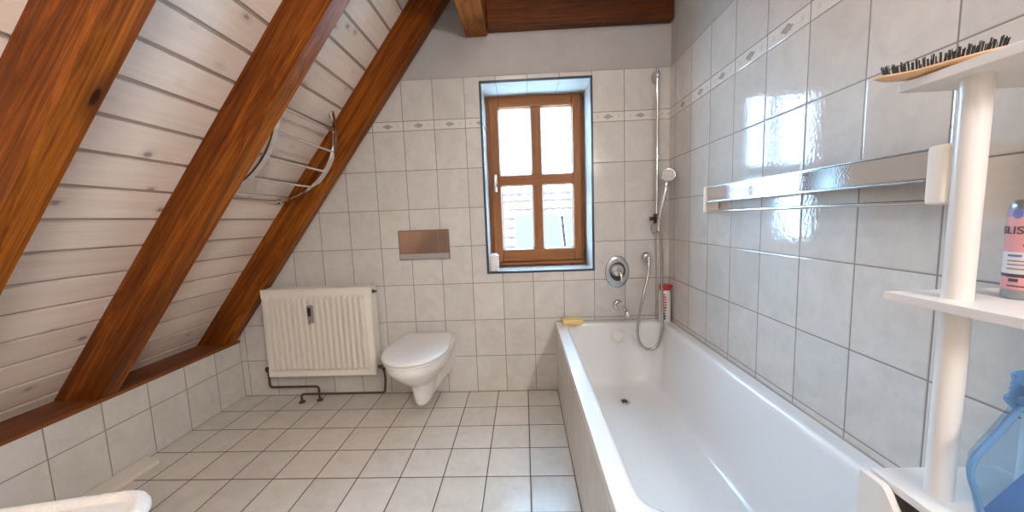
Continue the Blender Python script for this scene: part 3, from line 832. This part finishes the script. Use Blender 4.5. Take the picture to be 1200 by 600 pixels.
# hairbrush on the top shelf
hb = thing('hairbrush', 'wooden hairbrush with black bristles lying on the top shelf', 'hairbrush', (-.25, -1.68, 1.376))
bo = Vector((-.227, -1.664, 1.3775)); bd = Vector((.46, -1, 0)).normalized(); bs = Vector((bd.y, -bd.x, 0))
def bp(l, w, h): return bo + bd * l + bs * w + Vector((0, 0, h))
b = NB()
loops = []
for i in range(25):
    t = i / 24; l = -.088 + .27 * t
    if l < .085: w = .032 * math.sqrt(max(1 - (abs(l - .0) / .0885) ** 2.4, .0)) if l < 0 else .032 * max(1 - (l / .095) ** 3, .25)
    else: w = .0095
    w = max(w, .006 if i else .001)
    if l > .0 and l >= .085: w = .0095 + .003 * math.sin((l - .085) / .1 * PI)
    th_ = .0060 if 0 < i < 24 else .002
    lift = .0064 + .013 * max(0, (-l - .02) / .07) ** 1.5
    loops.append([bp(l, w * math.cos(2 * PI * k / 16), lift + th_ * math.sin(2 * PI * k / 16)) for k in range(16)])
loft(b, loops); obj('wooden_body', b, M['beech'], hb)
b = NB()
loops = []
for i in range(15):
    t = i / 14; l = -.077 + .138 * t
    w = .026 * math.sqrt(max(1 - ((l + .008) / .0695) ** 2, .002))
    lift = .0100 + .013 * max(0, (-l - .02) / .07) ** 1.5
    loops.append([bp(l, w * math.cos(PI * k / 8), lift + .003 * math.sin(PI * k / 8)) for k in range(16)])
loft(b, loops); obj('cushion', b, plain('brush_cushion', (.10, .07, .05), .6), hb)
b = NB()
for i in range(15):
    l = -.072 + .128 * i / 14
    w = .022 * math.sqrt(max(1 - ((l + .008) / .072) ** 2, 0)); lift = .0110 + .013 * max(0, (-l - .02) / .07) ** 1.5
    nr = max(2, round(2 * w / .013) + 1)
    for j in range(nr):
        ww = -w + 2 * w * j / (nr - 1)
        for q in range(5):
            dl, dw = random.uniform(-.0013, .0013), random.uniform(-.0013, .0013)
            a = bp(l + dl * .7, ww + dw * .7, lift)
            tip = bp(l + dl * 1.5 + l * .05, ww * 1.05 + dw * 1.5, lift + .0165 + random.uniform(-.0015, .001))
            tube(b, [a, tip], [.0007, .00055], 5)
br = obj('bristles', b, M['bristle'], hb); br['kind'] = 'stuff'

# pink can on the middle shelf
cn = thing('cosmetic_can', 'pink and grey can with dark lettering on the middle shelf', 'can', (-.111, -1.70, 1.0))
cc = (-.108, -1.70, 1.0003); cr = .0265
b = NB(); lathe(b, [(0, 0), (.024, 0), (.0262, .004), (.0262, .012), (cr - .001, .014), (cr - .001, .150), (.0250, .156), (.020, .162), (0, .164)], cc, (0, 0, 1), 40); obj('body', b, M['can_metal'], cn)
def sleeve(name, z0, z1, mat, a0=0, a1=2 * PI, t=.0):
    b = NB(); wrap(b, cc, cr - .0008 + t, a0, a1, cc[2] + z0, cc[2] + z1, 48 if a1 - a0 > 3 else 10, .0008); return obj(name, b, mat, cn, smooth=False)
sleeve('pink_label', .016, .036, M['pink']); sleeve('dark_stripe', .0365, .0415, M['dark_ink']); sleeve('pale_label', .042, .078, M['label_white']); sleeve('pink_label', .0785, .135, M['pink']); sleeve('mauve_label', .1352, .147, plain('mauve_label', (.42, .35, .50), .35))
fa = math.atan2(-2.296 - cc[1], -.931 - cc[0])     # the side turned to the room
def on_can(name, z, half, a, mat, ry=None):
    b = NB()
    n = 20; c = []
    pts = [(math.cos(2 * PI * i / n), math.sin(2 * PI * i / n)) for i in range(n)]
    for rr in (cr + .0004, cr + .0011):
        c.append([Vector((cc[0] + rr * math.cos(a + half * x), cc[1] + rr * math.sin(a + half * x), cc[2] + z + (ry or half * cr) * y)) for x, y in pts])
    loft(b, c); return obj(name, b, mat, cn, smooth=False)
on_can('heart_print', .140, .22, fa - .62, M['label_blue'], .008)
on_can('oval_print', .089, .42, fa + .12, M['dark_ink'], .007)
for z in (.049, .056, .062): sleeve('small_print', z, z + .0022, M['grey_label'], fa - .9, fa + .7, .0008)
sleeve('small_print', .070, .0735, M['label_blue'], fa - .9, fa - .3, .0008)
sleeve('small_print', .029, .034, M['dark_ink'], fa - .75, fa - .35, .0008); sleeve('small_print', .021, .023, M['dark_ink'], fa - .8, fa + .3, .0008)
cu = bpy.data.curves.new('lettering', 'FONT'); cu.body = 'GLISS'; cu.size = .018; cu.extrude = .0003; cu.align_x = 'CENTER'
tmp = bpy.data.objects.new('lettering', cu); COL.objects.link(tmp)
bpy.context.view_layer.update()
me = bpy.data.meshes.new_from_object(tmp.evaluated_get(bpy.context.evaluated_depsgraph_get()))
bpy.data.objects.remove(tmp)
b = NB(); b.from_mesh(me)
bmesh.ops.subdivide_edges(b, edges=[e for e in b.edges if e.calc_length() > .004], cuts=2)
for v in b.verts:
    a = fa - .80 + v.co.x / cr; rr = cr + .0009 + v.co.z
    v.co = Vector((cc[0] + rr * math.cos(a), cc[1] + rr * math.sin(a), cc[2] + .107 + v.co.y))
obj('lettering', b, M['dark_ink'], cn, smooth=False)

# translucent blue flask on the cabinet top
jg = thing('plastic_flask', 'translucent blue plastic flask with open neck standing on the white cabinet', 'flask', (-.12, -1.75, .64))
yj, hj = -1.752, .028
half = [(-.205, .6405), (-.219, .690), (-.233, .728), (-.229, .757), (-.203, .793), (-.178, .829), (-.163, .849)]
cxj = -.118
outl = half + [(2 * cxj - x, z) for x, z in half[::-1]]
outl = [(x, z) for x, z in outl]
ring = []
for i, (x, z) in enumerate(outl): ring.append(Vector((x, 0, z)))
b = NB()
cen = Vector((cxj, 0, .74))
L = []
for dy, sc in ((-hj, .72), (-hj * .8, .84), (-hj * .4, .95), (0, 1.0), (hj * .4, .95), (hj * .8, .84), (hj, .72)):
    L.append([Vector((cen.x + (p.x - cen.x) * sc, yj + dy, max(.6405, cen.z + (p.z - cen.z) * (sc if p.z > .7 else 1)))) for p in ring])
loft(b, L); obj('body', b, M['blue_clear'], jg)
b = NB(); P = smooth_path([(x, yj, max(z, .6465)) for x, z in half], 6); tube(b, P, .0045, 10); obj('side_seam', b, M['blue_rim'], jg)
b = NB(); P = smooth_path([(2 * cxj - x, yj, max(z, .6465)) for x, z in half], 6); tube(b, P, .0045, 10); obj('side_seam', b, M['blue_rim'], jg)
nk = Vector((cxj - .012, yj, .846)); na = Vector((-.15, -.12, 1)).normalized()
b = NB(); lathe(b, [(.040, -.006), (.036, .002), (.0345, .034), (.036, .037), (.033, .038), (.031, .034), (.031, .004), (.0, .002)], nk, na, 36); nn = obj('neck', b, M['blue_rim'], jg)
b = NB(); lathe(b, [(0, .010), (.0305, .010), (.0305, .014), (0, .014)], nk, na, 32); obj('neck_inside', b, M['dark_metal'], nn)
b = NB(); lathe(b, [(0, 0), (.007, 0), (.007, .010), (.004, .013), (0, .013)], (cxj - .046, yj - .005, .852), (-1, 0, .2), 14); obj('lug', b, M['blue_rim'], jg)
b = NB(); prism(b, [(-.186, yj - .022, .6445), (-.120, yj - .022, .715), (-.045, yj - .022, .715), (-.04, yj - .022, .6445)], (0, .044, 0), .004); obj('insert', b, M['blue_solid'], jg)

# ---------------------------------------------------------------- white plush topped hamper, lower left
hp = thing('laundry_hamper', 'white hamper with plush padded lid in the lower left corner', 'hamper', (-2.2, -1.70, 0))
hx0, hx1, hy0, hy1 = -2.55, -1.915, -1.96, -1.455
b = NB()
loft(b, [rrect(hx0 + d, hx1 - d, hy0 + d, hy1 - d, z, .07) for d, z in ((.075, .0), (.07, .01), (.035, .40), (.03, .455))])
obj('tub', b, M['basket'], hp)
b = NB()
L = []
for d, z in ((.028, .456), (.008, .458), (0, .468), (-.001, .480), (.003, .491), (.010, .4975), (.018, .499), (.025, .495), (.029, .487), (.032, .4835), (.038, .4845), (.06, .487), (.12, .489), (.22, .490)):
    L.append(rrect(hx0 + d, hx1 - d, hy0 + d, hy1 - d, z, max(.085 - d * .6, .02)))
loft(b, L); obj('padded_lid', b, M['plush'], hp, sharp=80)
pv = Vector((hx1, hy1, 0)); RZ = Matrix.Rotation(math.radians(12), 4, 'Z')
hp.location = pv + RZ @ (Vector(hp.location) - pv) + Vector((.012, .0, -.012)); hp.location.z = 0; hp.rotation_euler = (0, 0, math.radians(12))

# loose strip on the floor
b = NB()
prism(b, [(-2.912, -.665, .0005), (-2.815, -.690, .0005), (-2.815, -1.30, .0005), (-2.912, -1.30, .0005)], (0, 0, .022), .002)
o = obj('loose_skirting_strip', b, M['slip_tile'], None, (-2.865, -.98, .0005))
tag(o, 'loose pale strip lying on the floor along the low tiled wall', 'strip')

# ---------------------------------------------------------------- ceiling lamp (out of frame overhead)
LX, LY = -1.0, -1.80
def opal(name, power, colr=(1, .96, .93)):
    n = NT(name); return n.set(color=(.9, .88, .82), emit=colr, estr=power)
lm = thing('ceiling_lamp', 'round white ceiling lamp overhead', 'lamp', (LX, LY, CZ))
b = NB(); lathe(b, [(0, 0), (.16, 0), (.165, -.02), (.16, -.035), (0, -.035)], (LX, LY, CZ - .0005), (0, 0, 1), 40); obj('base', b, M['white_pl'], lm)
b = NB(); lathe(b, [(.150, -.036), (.155, -.05), (.15, -.10), (.12, -.14), (.06, -.162), (0, -.165)], (LX, LY, CZ), (0, 0, 1), 40); obj('shade', b, opal('lit_opal_glass', 28), lm)
wl = thing('fill_lamp', 'long white fill lamp added on the right wall behind the viewer', 'lamp', (0, -3.1, 1.9))  # added fill light, out of view, brightens the slope and rafters
b = NB(); box(b, -.045, .001, -3.55, -2.65, 1.86, 1.99, .005); obj('base', b, M['white_pl'], wl)
b = NB(); box(b, -.13, -.0455, -3.52, -2.68, 1.85, 2.00, .02, 3); obj('shade', b, opal('fill_lamp_opal', 94, (1, .96, .93)), wl)

# ---------------------------------------------------------------- world, camera, view
w = bpy.data.worlds.new('sky'); S.world = w; w.use_nodes = True
bg = w.node_tree.nodes['Background']
bg.inputs[0].default_value = (.37, .67, 1.0, 1); bg.inputs[1].default_value = 40.0

cam = bpy.data.cameras.new('camera'); co = bpy.data.objects.new('camera', cam); COL.objects.link(co)
cam.sensor_width = 36; cam.sensor_fit = 'HORIZONTAL'; cam.lens = 411.765 / 1200 * 36
cam.clip_start = .01
yaw, pit, rol = -.0360, -.1025, -.0371
fwd = Vector((math.sin(yaw) * math.cos(pit), math.cos(yaw) * math.cos(pit), math.sin(pit)))
rt = Vector((math.cos(yaw), -math.sin(yaw), 0)); up = rt.cross(fwd)
rt, up = rt * math.cos(rol) + up * math.sin(rol), up * math.cos(rol) - rt * math.sin(rol)
co.matrix_world = Matrix(((rt.x, up.x, -fwd.x, -.9314), (rt.y, up.y, -fwd.y, -2.296), (rt.z, up.z, -fwd.z, 1.1603), (0, 0, 0, 1)))
S.camera = co

S.view_settings.view_transform = 'Standard'; S.view_settings.look = 'None'
S.view_settings.gamma = 1; S.view_settings.use_curve_mapping = False
S.view_settings.exposure = 0.29
S.cycles.use_denoising = True
S.cycles.max_bounces = 12; S.cycles.diffuse_bounces = 6; S.cycles.glossy_bounces = 5; S.cycles.transparent_max_bounces = 16
S.cycles.caustics_reflective = False; S.cycles.caustics_refractive = False
S.cycles.sample_clamp_indirect = 6
